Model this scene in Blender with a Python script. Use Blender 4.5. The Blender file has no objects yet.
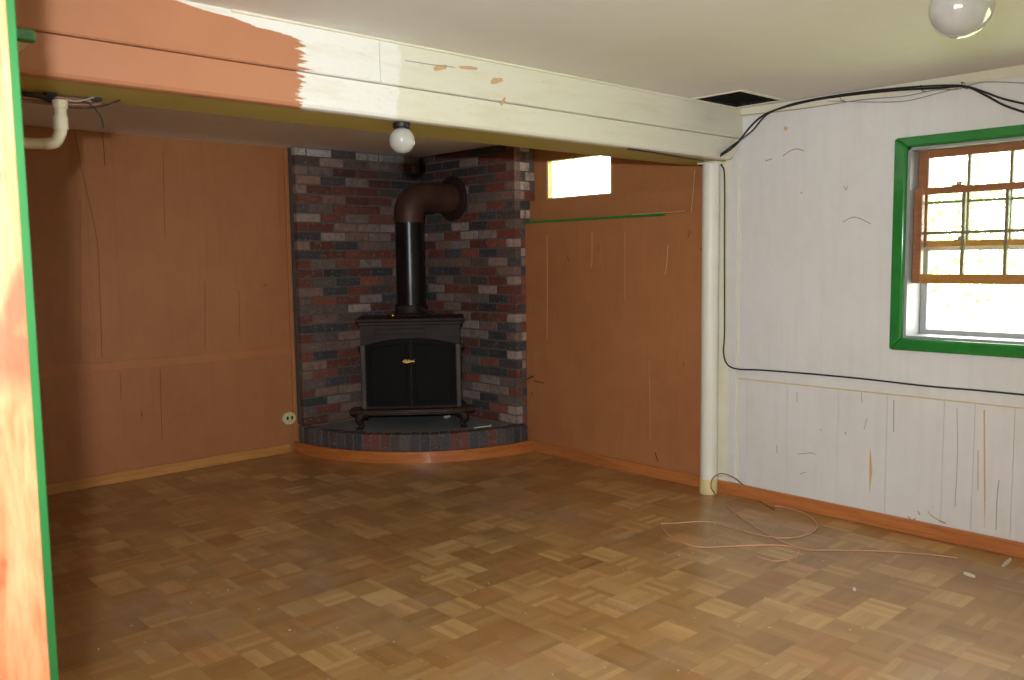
import bpy, bmesh, math, random
from mathutils import Vector, Matrix
random.seed(7)
SC = bpy.context.scene
COL = SC.collection

# ------------------------------------------------------------------ camera
CAM = Vector((-4.29688, -5.67358, 1.38605))
YAW, PIT, ROL, FPX = 0.748286, -0.0934638, -0.0132159, 862.253
fw = Vector((math.sin(YAW)*math.cos(PIT), math.cos(YAW)*math.cos(PIT), math.sin(PIT)))
_r = Vector((math.cos(YAW), -math.sin(YAW), 0)); _u = _r.cross(fw)
rt = _r*math.cos(ROL) + _u*math.sin(ROL)
up = -_r*math.sin(ROL) + _u*math.cos(ROL)
cd = bpy.data.cameras.new('camera'); cam = bpy.data.objects.new('camera', cd); COL.objects.link(cam)
cam.matrix_world = Matrix(((rt.x, up.x, -fw.x, CAM.x), (rt.y, up.y, -fw.y, CAM.y), (rt.z, up.z, -fw.z, CAM.z), (0, 0, 0, 1)))
cd.sensor_width = 36; cd.lens = FPX/1024*36; cd.clip_start = 0.05; cd.clip_end = 200
cd.dof.use_dof = True; cd.dof.focus_distance = 5.2; cd.dof.aperture_fstop = 6.3
SC.camera = cam
# ------------------------------------------------------------------ light and exposure
vs = SC.view_settings
vs.view_transform = 'Standard'; vs.look = 'None'; vs.gamma = 1; vs.use_curve_mapping = False
vs.exposure = -0.38
FLASH_W, FILL_W, SKY, SUN = 118.0, 74.0, 14.0, 9.0
SC.cycles.diffuse_bounces = 6; SC.cycles.max_bounces = 12
wd = bpy.data.worlds.new('sky'); SC.world = wd; wd.use_nodes = True
bg = wd.node_tree.nodes['Background']; bg.inputs[0].default_value = (1.0, 1.0, 0.93, 1); bg.inputs[1].default_value = SKY
def lamp(name, kind, loc, energy, col=(1, 1, 1)):
    l = bpy.data.lights.new(name, kind); l.energy = energy; l.color = col
    o = bpy.data.objects.new(name, l); o.location = loc; COL.objects.link(o); return o
flash = lamp('camera_flash', 'SPOT', CAM + up*0.20 - rt*0.092, FLASH_W*4.0, (0.93, 0.975, 1.0))
flash.data.shadow_soft_size = 0.022; flash.data.spot_size = math.radians(85); flash.data.spot_blend = 1.0
flash.rotation_euler = cam.matrix_world.to_euler()
fill = lamp('ceiling_fill', 'POINT', flash.location, FILL_W, (0.93, 0.975, 1.0)); fill.data.shadow_soft_size = 0.03  # added fill light at the flash position, brightens ceiling and walls
sun = lamp('sun', 'SUN', (-3, -3, 8), SUN, (1.0, 0.97, 0.88)); sun.data.angle = 0.01
sun.rotation_euler = (math.radians(12), math.radians(-38), 0)
XH_ = -5.6
def portal(name, cy, cz, sy, sz, x=0.24):
    o = lamp(name, 'AREA', (x, cy, cz), 1); o.data.shape = 'RECTANGLE'
    o.data.size = sz; o.data.size_y = sy; o.rotation_euler = (0, math.radians(90), 0)
    o.data.cycles.is_portal = True; return o
portal('window_light_portal', -4.30, 1.43, 0.86, 1.0)
portal('small_window_portal', -1.75, 1.93, 0.62, 0.30)
portal('rear_window_portal', -6.35, 1.45, 1.7, 1.2)
hp = portal('added_hall_window_portal', -5.0, 1.5, 1.4, 1.1, XH_ - 0.14); hp.rotation_euler = (0, math.radians(-90), 0)  # for the unseen hall window, added to raise the ambient daylight

# ------------------------------------------------------------------ helpers
def lin(c):
    return tuple(((v/255)/12.92 if v/255 <= 0.04045 else ((v/255+0.055)/1.055)**2.4) for v in c)
def pt(px, py, ax, val):
    "point of a wall, floor or ceiling plane seen at a place of the photograph"
    d = fw + rt*((px-512)/FPX) - up*((py-340)/FPX)
    return CAM + d*((val-CAM[ax])/d[ax])

class N:
    "tiny node-tree builder"
    def __init__(s, name, rough=0.6, metal=0.0, color=(200, 200, 200), coat=0.0, spec=0.5):
        s.m = bpy.data.materials.new(name); s.m.use_nodes = True; s.t = s.m.node_tree
        s.b = s.t.nodes['Principled BSDF']
        s.b.inputs['Base Color'].default_value = (*lin(color), 1)
        s.b.inputs['Roughness'].default_value = rough; s.b.inputs['Metallic'].default_value = metal
        s.b.inputs['Coat Weight'].default_value = coat; s.b.inputs['Specular IOR Level'].default_value = spec
        s._co = None
    def n(s, typ, **kw):
        x = s.t.nodes.new(typ)
        for k, v in kw.items():
            if k[0] == '_': setattr(x, k[1:], v)
        return x
    def link(s, a, b): s.t.links.new(a, b)
    def co(s):
        if s._co is None:
            g = s.n('ShaderNodeNewGeometry'); s._co = g.outputs['Position']
        return s._co
    def obj(s):
        return s.n('ShaderNodeTexCoord').outputs['Object']
    def mapped(s, scale, rot=(0, 0, 0), src=None):
        m = s.n('ShaderNodeMapping'); m.inputs['Scale'].default_value = scale; m.inputs['Rotation'].default_value = rot
        s.link(src or s.co(), m.inputs['Vector']); return m.outputs[0]
    def noise(s, vec, scale=5, detail=4, rough=0.55, dist=0.0):
        x = s.n('ShaderNodeTexNoise'); x.inputs['Scale'].default_value = scale; x.inputs['Detail'].default_value = detail
        x.inputs['Roughness'].default_value = rough; x.inputs['Distortion'].default_value = dist
        s.link(vec, x.inputs['Vector']); return x.outputs['Fac']
    def math(s, op, a, b=0.0, c=0.0, clamp=False):
        x = s.n('ShaderNodeMath'); x.operation = op; x.use_clamp = clamp
        for i, v in enumerate((a, b, c)):
            if isinstance(v, (int, float)): x.inputs[i].default_value = v
            else: s.link(v, x.inputs[i])
        return x.outputs[0]
    def ramp(s, fac, stops, interp='LINEAR'):
        x = s.n('ShaderNodeValToRGB'); x.color_ramp.interpolation = interp
        e = x.color_ramp.elements
        while len(e) < len(stops): e.new(0.5)
        for i, (p, c) in enumerate(stops):
            e[i].position = p
            e[i].color = (c, c, c, 1) if isinstance(c, (int, float)) else (*lin(c), 1)
        s.link(fac, x.inputs[0]); return x.outputs[0]
    def mix(s, fac, a, b, mode='MIX'):
        x = s.n('ShaderNodeMix'); x.data_type = 'RGBA'; x.blend_type = mode
        for i, v in ((0, fac), (6, a), (7, b)):
            if isinstance(v, (int, float)): x.inputs[i].default_value = v
            elif isinstance(v, tuple): x.inputs[i].default_value = (*lin(v), 1)
            else: s.link(v, x.inputs[i])
        return x.outputs[2]
    def sep(s, vec=None):
        x = s.n('ShaderNodeSeparateXYZ'); s.link(vec or s.co(), x.inputs[0]); return x.outputs
    def comb(s, a, b, c):
        x = s.n('ShaderNodeCombineXYZ')
        for i, v in enumerate((a, b, c)):
            if isinstance(v, (int, float)): x.inputs[i].default_value = v
            else: s.link(v, x.inputs[i])
        return x.outputs[0]
    def color(s, c): s.link(c, s.b.inputs['Base Color']); return s
    def rough(s, c): s.link(c, s.b.inputs['Roughness']); return s
    def bump(s, h, strength=0.3, dist=0.01):
        x = s.n('ShaderNodeBump'); x.inputs['Strength'].default_value = strength; x.inputs['Distance'].default_value = dist
        s.link(h, x.inputs['Height']); s.link(x.outputs[0], s.b.inputs['Normal']); return s

class MB:
    def __init__(s): s.v = []; s.f = []; s.mi = []; s.cur = 0; s.fc = []; s.col = None
    def add(s, vs, fs):
        o = len(s.v); s.v += [Vector(p) for p in vs]
        for f in fs: s.f.append([i+o for i in f]); s.mi.append(s.cur); s.fc.append(s.col)
        return s
    def box(s, x0, x1, y0, y1, z0, z1, b=0.0):
        x0, x1 = sorted((x0, x1)); y0, y1 = sorted((y0, y1)); z0, z1 = sorted((z0, z1))
        if b <= 0:
            v = [(x, y, z) for x in (x0, x1) for y in (y0, y1) for z in (z0, z1)]
            return s.add(v, [(0, 1, 3, 2), (4, 6, 7, 5), (0, 4, 5, 1), (2, 3, 7, 6), (0, 2, 6, 4), (1, 5, 7, 3)])
        bm = bmesh.new(); r = bmesh.ops.create_cube(bm, size=1)
        for v in bm.verts:
            v.co = Vector(((x0+x1)/2+v.co.x*(x1-x0), (y0+y1)/2+v.co.y*(y1-y0), (z0+z1)/2+v.co.z*(z1-z0)))
        bmesh.ops.bevel(bm, geom=bm.edges[:], offset=b, segments=2, affect='EDGES', profile=0.5)
        bm.verts.index_update(); s.add([v.co.copy() for v in bm.verts], [[v.index for v in f.verts] for f in bm.faces]); bm.free(); return s
    def prism(s, poly, d):
        "closed polygon (3D points) extruded by vector d"
        n = len(poly); d = Vector(d); a = [Vector(p) for p in poly]
        return s.add(a+[p+d for p in a], [list(range(n))[::-1], list(range(n, 2*n))]+[(i, (i+1) % n, n+(i+1) % n, n+i) for i in range(n)])
    def tube(s, pts, r, seg=10, caps=True, smooth=0):
        pts = [Vector(p) for p in pts]
        if smooth: pts = spline(pts, smooth)
        rr = r if isinstance(r, (list, tuple)) else [r]*len(pts)
        o = []; fs = []
        t0 = (pts[1]-pts[0]).normalized(); a = Vector((0, 0, 1)) if abs(t0.z) < 0.9 else Vector((1, 0, 0))
        nrm = (a - t0*a.dot(t0)).normalized()
        for i, p in enumerate(pts):
            t = (pts[min(i+1, len(pts)-1)]-pts[max(i-1, 0)]).normalized()
            nrm = (nrm - t*nrm.dot(t)).normalized(); b = t.cross(nrm)
            for k in range(seg):
                g = 2*math.pi*k/seg; o.append(p+(nrm*math.cos(g)+b*math.sin(g))*rr[i])
        for i in range(len(pts)-1):
            for k in range(seg):
                k2 = (k+1) % seg; fs.append((i*seg+k, i*seg+k2, (i+1)*seg+k2, (i+1)*seg+k))
        if caps: fs.append(list(range(seg))[::-1]); fs.append([(len(pts)-1)*seg+k for k in range(seg)])
        return s.add(o, fs)
    def lathe(s, prof, c, axis=(0, 0, 1), seg=32):
        "prof: list of (radius, height) along axis from point c"
        ax = Vector(axis).normalized(); a = Vector((1, 0, 0)) if abs(ax.x) < 0.9 else Vector((0, 1, 0))
        e1 = (a-ax*a.dot(ax)).normalized(); e2 = ax.cross(e1); c = Vector(c); o = []; fs = []
        for r, h in prof:
            for k in range(seg):
                g = 2*math.pi*k/seg; o.append(c+ax*h+(e1*math.cos(g)+e2*math.sin(g))*max(r, 1e-5))
        for i in range(len(prof)-1):
            for k in range(seg):
                k2 = (k+1) % seg; fs.append((i*seg+k, i*seg+k2, (i+1)*seg+k2, (i+1)*seg+k))
        fs.append(list(range(seg))[::-1]); fs.append([(len(prof)-1)*seg+k for k in range(seg)])
        return s.add(o, fs)
    def build(s, name, mats, parent=None, smooth=False, kind=None, label=None, cat=None, group=None, local=False, recenter=None):
        if not isinstance(mats, (list, tuple)): mats = [mats]
        off = Vector((0, 0, 0))
        if parent is not None and not local: off = parent_loc(parent)
        if parent is None and kind != 'structure' and recenter is None: recenter = True
        if recenter:
            lo = [min(v[i] for v in s.v) for i in range(3)]; hi = [max(v[i] for v in s.v) for i in range(3)]
            off = Vector(((lo[0]+hi[0])/2, (lo[1]+hi[1])/2, lo[2]))
        me = bpy.data.meshes.new(name); me.from_pydata([v-off for v in s.v], [], s.f)
        for m in mats: me.materials.append(m.m if isinstance(m, N) else m)
        for p, i in zip(me.polygons, s.mi): p.material_index = i; p.use_smooth = smooth
        if any(c is not None for c in s.fc):
            at = me.color_attributes.new('tint', 'FLOAT_COLOR', 'CORNER')
            for p, c in zip(me.polygons, s.fc):
                for li in p.loop_indices: at.data[li].color = (*lin(c or (90, 90, 90)), 1)
        bm = bmesh.new(); bm.from_mesh(me); bmesh.ops.recalc_face_normals(bm, faces=bm.faces[:]); bm.to_mesh(me); bm.free()
        if smooth:
            try: me.set_sharp_from_angle(angle=math.radians(40))
            except Exception: pass
        o = bpy.data.objects.new(name, me); COL.objects.link(o)
        if parent is not None: o.parent = parent
        elif recenter: o.location = off
        tag(o, label, cat, group, kind); return o
def parent_loc(o):
    l = Vector(o.location)
    while o.parent: o = o.parent; l += Vector(o.location)
    return l
def tag(o, label=None, cat=None, group=None, kind=None):
    if label: o['label'] = label
    if cat: o['category'] = cat
    if group: o['group'] = group
    if kind: o['kind'] = kind
    return o
def root(name, loc, label=None, cat=None, group=None, kind=None, rz=0):
    o = bpy.data.objects.new(name, None); o.location = loc; o.rotation_euler = (0, 0, rz); o.empty_display_size = 0.1
    COL.objects.link(o); return tag(o, label, cat, group, kind)
def spline(P, n):
    out = []
    for i in range(len(P)-1):
        a = P[max(i-1, 0)]; b = P[i]; c = P[i+1]; d = P[min(i+2, len(P)-1)]
        for k in range(n):
            t = k/n
            out.append(0.5*((2*b)+(c-a)*t+(2*a-5*b+4*c-d)*t*t+(3*b-a-3*c+d)*t**3))
    out.append(P[-1]); return out

# ------------------------------------------------------------------ materials
def wall_paint(name, c, dirt=None, rough=0.55, amp=0.5, streak=0.0, bump=0.25, spec=0.4):
    m = N(name, rough, color=c, spec=spec)
    n1 = m.noise(m.co(), 1.3, 5); n2 = m.noise(m.co(), 9, 5, 0.6); n3 = m.noise(m.mapped((14, 14, 1.1)), 2.0, 4)
    d = dirt or tuple(int(v*0.8) for v in c)
    f = m.math('MULTIPLY', m.math('ADD', m.math('MULTIPLY', n1, 0.6), m.math('MULTIPLY', n2, 0.4)), 1.0)
    k = m.ramp(f, [(0.42, 0.0), (0.68, amp)])
    col = m.mix(k, c, d)
    if streak: col = m.mix(m.ramp(n3, [(0.5, 0.0), (0.72, streak)]), col, d)
    m.color(col); m.bump(m.math('ADD', m.noise(m.co(), 60, 3), m.math('MULTIPLY', n3, 0.6)), bump, 0.004)
    return m
BROWN = wall_paint('brown_paint', (174, 118, 74), (154, 98, 60), 0.5, 0.6, 0.25, 0.25)
BROWN_TRIM = wall_paint('brown_trim_paint', (180, 120, 74), (156, 98, 58), 0.5, 0.5)
WHITE = wall_paint('white_wall_paint', (217, 217, 217), (204, 202, 195), 0.55, 0.6, 0.35, 0.3)
CEIL = wall_paint('ceiling_paint', (226, 226, 220), (216, 215, 205), 0.8, 0.5, 0, 0.2)
CEIL_B = wall_paint('ceiling_paint_flash_tint', (238, 242, 250), (226, 230, 238), 0.7, 0.5, 0, 0.2)  # cool flash light painted into the ceiling colour behind the beam
CREAM = wall_paint('cream_paint', (226, 224, 208), (204, 198, 166), 0.45, 0.6, 0.2, 0.2)
POLEW = wall_paint('post_paint', (226, 226, 218), (214, 208, 178), 0.4, 0.4, 0, 0.1)
OCHRE = wall_paint('yellowed_paint', (216, 202, 150), (198, 172, 106), 0.6, 0.7)
PLAIN = wall_paint('plain_plaster', (226, 224, 218), None, 0.8, 0.4)
HALLW = wall_paint('hall_paint', (226, 222, 214), None, 0.8, 0.4)

def wood(name, c1, c2, rough=0.45, scale=(2, 2, 2), coat=0.0, knots=False):
    m = N(name, rough, coat=coat)
    v = m.mapped(scale)
    n1 = m.noise(v, 3, 6, 0.6, 0.6); n2 = m.noise(v, 14, 3, 0.6, 0.3)
    f = m.math('ADD', m.math('MULTIPLY', n1, 0.7), m.math('MULTIPLY', n2, 0.3))
    col = m.ramp(f, [(0.32, c2), (0.62, c1)])
    if knots:
        k = m.noise(m.mapped((5, 5, 3)), 2.2, 2, 0.5, 0.8)
        col = m.mix(m.ramp(k, [(0.60, 0.0), (0.70, 0.75)]), col, (150, 62, 40))
    m.color(col); m.bump(n2, 0.08, 0.002); return m
BB_RIGHT = wood('baseboard_wood', (192, 122, 68), (160, 92, 46), 0.38, (6, 1, 14), 0.2)
BB_BACK = wood('ochre_baseboard_wood', (196, 142, 76), (172, 116, 56), 0.42, (1, 6, 14), 0.1)
BB_ARC = wood('curved_baseboard_wood', (196, 122, 62), (166, 92, 40), 0.38, (1.5, 1.5, 14), 0.2)
JAMBW = wood('knotty_door_wood', (206, 148, 108), (172, 92, 50), 0.4, (9, 9, 1.2), 0.1, knots=True)
SASH = wood('sash_wood', (152, 98, 58), (120, 72, 38), 0.4, (3, 3, 8), 0.2)
SASH_L = wood('sash_bottom_wood', (176, 124, 58), (146, 94, 40), 0.4, (3, 3, 8), 0.2)
GREEN = N('green_gloss_paint', 0.18, color=(34, 122, 52), coat=0.5)
GREEN.color(GREEN.mix(GREEN.ramp(GREEN.noise(GREEN.co(), 12, 3), [(0.4, 0.0), (0.7, 0.5)]), (36, 126, 54), (26, 100, 44)))
GREEN_J = N('green_edge_paint', 0.3, color=(30, 100, 46)); GREEN_J.color(GREEN_J.mix(GREEN_J.noise(GREEN_J.co(), 9, 3), (26, 84, 40), (34, 98, 48)))
MUNT = N('muntin_wood', 0.5, color=(120, 112, 78)); MUNT.color(MUNT.mix(MUNT.noise(MUNT.co(), 20, 3), (126, 112, 72), (104, 98, 76)))
ALU = N('storm_frame_paint', 0.45, color=(176, 178, 180)); ALU.color(ALU.mix(ALU.noise(ALU.co(), 15, 3), (156, 158, 160), (134, 138, 142)))

def beam_mat():
    m = N('beam_paint', 0.5)
    x, y, z = m.sep()
    ns = m.noise(m.mapped((1.5, 8, 26)), 2.2, 5, 0.65); nb = m.noise(m.mapped((5, 5, 9)), 2, 4, 0.6)
    e = m.math('ADD', x, m.math('MULTIPLY', m.math('SUBTRACT', ns, 0.5), 0.22))
    e = m.math('ADD', e, m.math('MULTIPLY', m.math('SUBTRACT', nb, 0.5), 0.10))
    # whiter strokes creep left along the top edge
    e = m.math('ADD', e, m.math('MULTIPLY', m.math('MAXIMUM', m.math('SUBTRACT', z, 2.145), 0.0), 9.0))
    k = m.ramp(m.math('ADD', e, 3.735), [(0.985, 0.0), (1.0, 1.0)])
    big = m.noise(m.co(), 2.2, 5)
    org = m.mix(m.ramp(big, [(0.4, 0.0), (0.7, 0.6)]), (178, 122, 88), (166, 108, 74))
    k2 = m.ramp(m.math('ADD', m.math('ADD', x, m.math('MULTIPLY', m.math('SUBTRACT', nb, 0.5), 0.1)), 3.33), [(0.985, 0.0), (1.0, 1.0)])
    wht = m.mix(k2, (226, 225, 220), (214, 212, 196))
    yl = m.noise(m.mapped((1.2, 5, 8)), 2.5, 5, 0.6)
    wht = m.mix(m.ramp(yl, [(0.50, 0.0), (0.72, 0.5)]), wht, (200, 194, 158))
    wht = m.mix(m.ramp(m.noise(m.mapped((3, 6, 10)), 5, 5, 0.7), [(0.60, 0.0), (0.72, 0.35)]), wht, (176, 170, 148))
    m.color(m.mix(k, org, wht)); m.bump(m.noise(m.co(), 40, 4), 0.25, 0.004); return m
BEAM = beam_mat()
BEAM_U = N('beam_underside_bounce_tint', 0.7); BEAM_U.color(BEAM_U.mix(BEAM_U.noise(BEAM_U.co(), 4, 4), (192, 180, 98), (168, 154, 78)))  # warm bounced daylight painted into the yellow underside colour

def floor_mat():
    m = N('parquet', 0.34, spec=0.5, coat=0.12)
    m.b.inputs['Coat Roughness'].default_value = 0.25
    S = 0.148
    x, y, z = m.sep()
    u = m.math('DIVIDE', m.math('ADD', x, 20.03), S); v = m.math('DIVIDE', m.math('ADD', y, 20.01), S)
    iu = m.math('FLOOR', u); iv = m.math('FLOOR', v); fu = m.math('FRACT', u); fv = m.math('FRACT', v)
    par = m.math('MODULO', m.math('ADD', iu, iv), 2.0)
    def sw(a, b): return m.math('ADD', m.math('MULTIPLY', a, m.math('SUBTRACT', 1.0, par)), m.math('MULTIPLY', b, par))
    across = sw(fu, fv); along = sw(fv, fu)
    st = m.math('MULTIPLY', across, 5.0); ist = m.math('FLOOR', st); fst = m.math('FRACT', st)
    wt = m.n('ShaderNodeTexWhiteNoise'); wt.noise_dimensions = '3D'; m.link(m.comb(iu, iv, 0.5), wt.inputs['Vector'])
    wf = m.n('ShaderNodeTexWhiteNoise'); wf.noise_dimensions = '3D'; m.link(m.comb(iu, iv, m.math('ADD', ist, 3.3)), wf.inputs['Vector'])
    gr = m.noise(m.comb(m.math('ADD', m.math('MULTIPLY', across, 9.0), m.math('MULTIPLY', wf.outputs[0], 40.0)), m.math('MULTIPLY', along, 1.2), m.math('ADD', m.math('MULTIPLY', iu, 3.7), iv)), 2.0, 4, 0.6)
    t = m.math('ADD', m.math('MULTIPLY', wt.outputs[0], 0.54), m.math('MULTIPLY', wf.outputs[0], 0.30))
    t = m.math('ADD', t, m.math('MULTIPLY', gr, 0.34))
    col = m.ramp(t, [(0.10, (134, 98, 56)), (0.42, (154, 116, 68)), (0.68, (166, 129, 79)), (0.95, (192, 155, 102))])
    # reddish tiles
    wr = m.n('ShaderNodeTexWhiteNoise'); wr.noise_dimensions = '3D'; m.link(m.comb(iv, iu, 9.5), wr.inputs['Vector'])
    col = m.mix(m.ramp(wr.outputs[0], [(0.70, 0.0), (0.95, 0.35)]), col, (156, 98, 58))
    # seams between fingers and tiles
    def edge(f, w): return m.math('MULTIPLY', m.math('LESS_THAN', m.math('MINIMUM', f, m.math('SUBTRACT', 1.0, f)), w), 1.0)
    seam_t = m.math('MAXIMUM', edge(fu, 0.008), edge(fv, 0.008)); seam_f = edge(fst, 0.02)
    col = m.mix(m.math('MULTIPLY', seam_t, 0.22), col, (70, 44, 24)); col = m.mix(m.math('MULTIPLY', seam_f, 0.12), col, (84, 56, 32))
    # dust and scuffed haze
    d = m.noise(m.co(), 1.1, 6, 0.62, 0.5); d2 = m.noise(m.co(), 5.5, 5, 0.65, 0.4)
    dd = m.math('MULTIPLY', m.ramp(d, [(0.48, 0.0), (0.70, 1.0)]), m.ramp(d2, [(0.42, 0.15), (0.66, 1.0)]))
    col = m.mix(m.math('MULTIPLY', dd, 0.48), col, (160, 146, 130))
    sp = m.noise(m.co(), 70, 2, 0.5); col = m.mix(m.ramp(sp, [(0.735, 0.0), (0.75, 0.55)]), col, (206, 196, 178))
    m.color(col)
    m.rough(m.math('ADD', 0.30, m.math('MULTIPLY', dd, 0.3)))
    m.bump(m.math('SUBTRACT', m.math('MULTIPLY', gr, 0.25), m.math('ADD', seam_t, m.math('MULTIPLY', seam_f, 0.4))), 0.25, 0.0015)
    return m
FLOOR = floor_mat()

def brick_mat():
    m = N('old_brick', 0.75)
    a = m.n('ShaderNodeVertexColor'); a.layer_name = 'tint'
    n = m.noise(m.co(), 28, 5, 0.65); n2 = m.noise(m.mapped((30, 30, 60)), 1.4, 4, 0.6)
    c = m.mix(m.ramp(n, [(0.38, 0.0), (0.75, 0.5)]), a.outputs[0], (64, 56, 52))
    c = m.mix(m.ramp(n2, [(0.57, 0.0), (0.70, 0.55)]), c, (150, 138, 132))
    c = m.mix(m.ramp(m.noise(m.co(), 7, 4, 0.7), [(0.5, 0.0), (0.72, 0.4)]), c, (72, 62, 58))
    x, y, z = m.sep()
    # darker towards the top of the chimney corner around the flue
    dx = m.math('ADD', x, y); 
    s = m.math('MULTIPLY', m.ramp(m.math('ADD', z, m.math('MULTIPLY', n, 0.25)), [(0.0, 0.0), (1.0, 0.0)]), 1.0)
    sz = m.math('MULTIPLY', m.math('SUBTRACT', z, 1.62), 2.4, clamp=True)
    sx = m.math('MULTIPLY', m.math('ADD', dx, 1.15), 2.2, clamp=True)
    corner_dark = m.math('MULTIPLY', m.math('MULTIPLY', sz, sx), m.math('ADD', 0.55, m.math('MULTIPLY', n, 0.6)), clamp=True)
    c = m.mix(m.math('MULTIPLY', corner_dark, 0.65), c, (40, 34, 33))
    m.color(c); m.bump(n, 0.5, 0.004); return m
BRICK = brick_mat()
MORTAR = N('mortar', 0.9); MORTAR.color(MORTAR.mix(MORTAR.noise(MORTAR.co(), 30, 4), (108, 103, 98), (78, 74, 71))); MORTAR.bump(MORTAR.noise(MORTAR.co(), 60, 3), 0.4, 0.004)
SLATE = N('hearth_slate', 0.6); SLATE.color(SLATE.mix(SLATE.noise(SLATE.co(), 6, 5), (138, 142, 142), (104, 108, 108)))

def iron(name, c1, c2, rough=0.5, metal=0.4, sc=9, coat=0.0, spec=0.5):
    m = N(name, rough, metal, coat=coat, spec=spec); m.color(m.mix(m.ramp(m.noise(m.co(), sc, 5), [(0.38, 0.0), (0.66, 1.0)]), c1, c2))
    m.bump(m.noise(m.co(), 90, 3), 0.12, 0.002); return m
IRON = iron('stove_iron', (36, 28, 25), (50, 35, 30), 0.6, 0.1, spec=0.3)
IRON_D = iron('door_iron', (13, 13, 14), (20, 17, 17), 0.75, 0.0, spec=0.2)
IRON_C = iron('column_iron', (72, 66, 62), (60, 52, 48), 0.5, 0.3)
LIPM = iron('ash_lip_iron', (78, 60, 46), (58, 46, 38), 0.42, 0.4)
PIPE = iron('flue_steel', (48, 48, 50), (38, 38, 40), 0.28, 0.75, 5)
RUST = iron('rusty_elbow', (88, 58, 46), (66, 45, 39), 0.55, 0.3, 6)
RUST_D = iron('flange_iron', (54, 32, 28), (42, 28, 26), 0.6, 0.3, 6)
BRASS = N('brass', 0.3, 1.0, (214, 178, 90)); BRASS.color(BRASS.mix(BRASS.noise(BRASS.co(), 60, 3), (188, 158, 90), (140, 112, 56)))
BLACKC = N('black_cable', 0.4, color=(22, 22, 26)); BLACKC.color(BLACKC.mix(BLACKC.noise(BLACKC.co(), 30, 2), (20, 20, 24), (34, 34, 40)))
GREYC = N('grey_wire', 0.5, color=(150, 146, 132)); GREYC.color(GREYC.mix(GREYC.noise(GREYC.co(), 30, 2), (160, 154, 138), (120, 116, 104)))
COPPER = N('pink_copper_wire', 0.4, 0.2); COPPER.color(COPPER.mix(COPPER.noise(COPPER.co(), 6, 2), (236, 192, 164), (186, 132, 100)))
BROWNC = N('brown_wire', 0.5); BROWNC.color(BROWNC.mix(BROWNC.noise(BROWNC.co(), 6, 2), (150, 108, 66), (104, 72, 44)))
PVC = N('white_pvc', 0.35); PVC.color(PVC.mix(PVC.noise(PVC.co(), 12, 3), (206, 200, 178), (176, 166, 134)))
PIPEC = N('tarnished_copper', 0.4, 0.7); PIPEC.color(PIPEC.mix(PIPEC.noise(PIPEC.co(), 14, 3), (176, 132, 110), (128, 96, 80)))
IVORY = N('ivory_plastic', 0.35); IVORY.color(IVORY.mix(IVORY.noise(IVORY.co(), 40, 3), (222, 214, 170), (196, 186, 140)))
BLACK = N('black_slot', 0.7); BLACK.color(BLACK.mix(BLACK.noise(BLACK.co(), 30, 2), (12, 12, 12), (22, 20, 20)))
VENTM = N('dark_vent_metal', 0.5, 0.5); VENTM.color(VENTM.mix(VENTM.noise(VENTM.co(), 40, 3), (52, 50, 48), (30, 30, 30)))
PAINTCHIP = N('torn_paper', 0.8); PAINTCHIP.color(PAINTCHIP.mix(PAINTCHIP.noise(PAINTCHIP.co(), 50, 3), (232, 226, 216), (198, 186, 170)))
TAN = N('bare_wood_patch', 0.7); TAN.color(TAN.mix(TAN.noise(TAN.co(), 80, 3), (204, 176, 136), (178, 146, 106)))
SCRATCH = N('grey_scuff', 0.8); SCRATCH.color(SCRATCH.mix(SCRATCH.noise(SCRATCH.co(), 80, 3), (172, 166, 156), (148, 140, 128)))
SCRATCH_B = N('dark_brown_scuff', 0.8); SCRATCH_B.color(SCRATCH_B.mix(SCRATCH_B.noise(SCRATCH_B.co(), 80, 3), (112, 68, 42), (92, 54, 34)))
SCRATCH_Y = N('pale_scratch', 0.8); SCRATCH_Y.color(SCRATCH_Y.mix(SCRATCH_Y.noise(SCRATCH_Y.co(), 80, 3), (212, 180, 132), (196, 160, 112)))
def globe_mat():
    m = N('opal_glass', 0.10, color=(212, 212, 210), coat=1.0)
    m.color(m.mix(m.noise(m.co(), 20, 2), (176, 176, 173), (166, 166, 158))); m.b.inputs['Coat Roughness'].default_value = 0.03
    return m
OPAL = globe_mat()
def glass_mat():
    m = N('window_glass'); t = m.t
    tr = m.n('ShaderNodeBsdfTransparent'); gl = m.n('ShaderNodeBsdfGlossy'); gl.inputs['Roughness'].default_value = 0.02
    mx = m.n('ShaderNodeMixShader'); fr = m.n('ShaderNodeFresnel'); fr.inputs[0].default_value = 1.3
    dn = m.noise(m.co(), 20, 3); m.link(m.ramp(dn, [(0.3, (246, 250, 246)), (0.7, (252, 252, 250))]), tr.inputs[0])
    m.link(fr.outputs[0], mx.inputs[0]); m.link(tr.outputs[0], mx.inputs[1]); m.link(gl.outputs[0], mx.inputs[2])
    m.link(mx.outputs[0], t.nodes['Material Output'].inputs['Surface']); return m
GLASS = glass_mat()
LAWN = N('lawn', 0.9); LAWN.color(LAWN.mix(LAWN.noise(LAWN.co(), 6, 5), (170, 188, 140), (200, 210, 160)))
LEAF = N('leaf_green', 0.6); LEAF.color(LEAF.mix(LEAF.noise(LEAF.co(), 4, 3), (128, 162, 92), (182, 202, 142)))
BARK = N('bark', 0.9); BARK.color(BARK.mix(BARK.noise(BARK.co(), 12, 3), (196, 190, 170), (170, 162, 142)))

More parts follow.
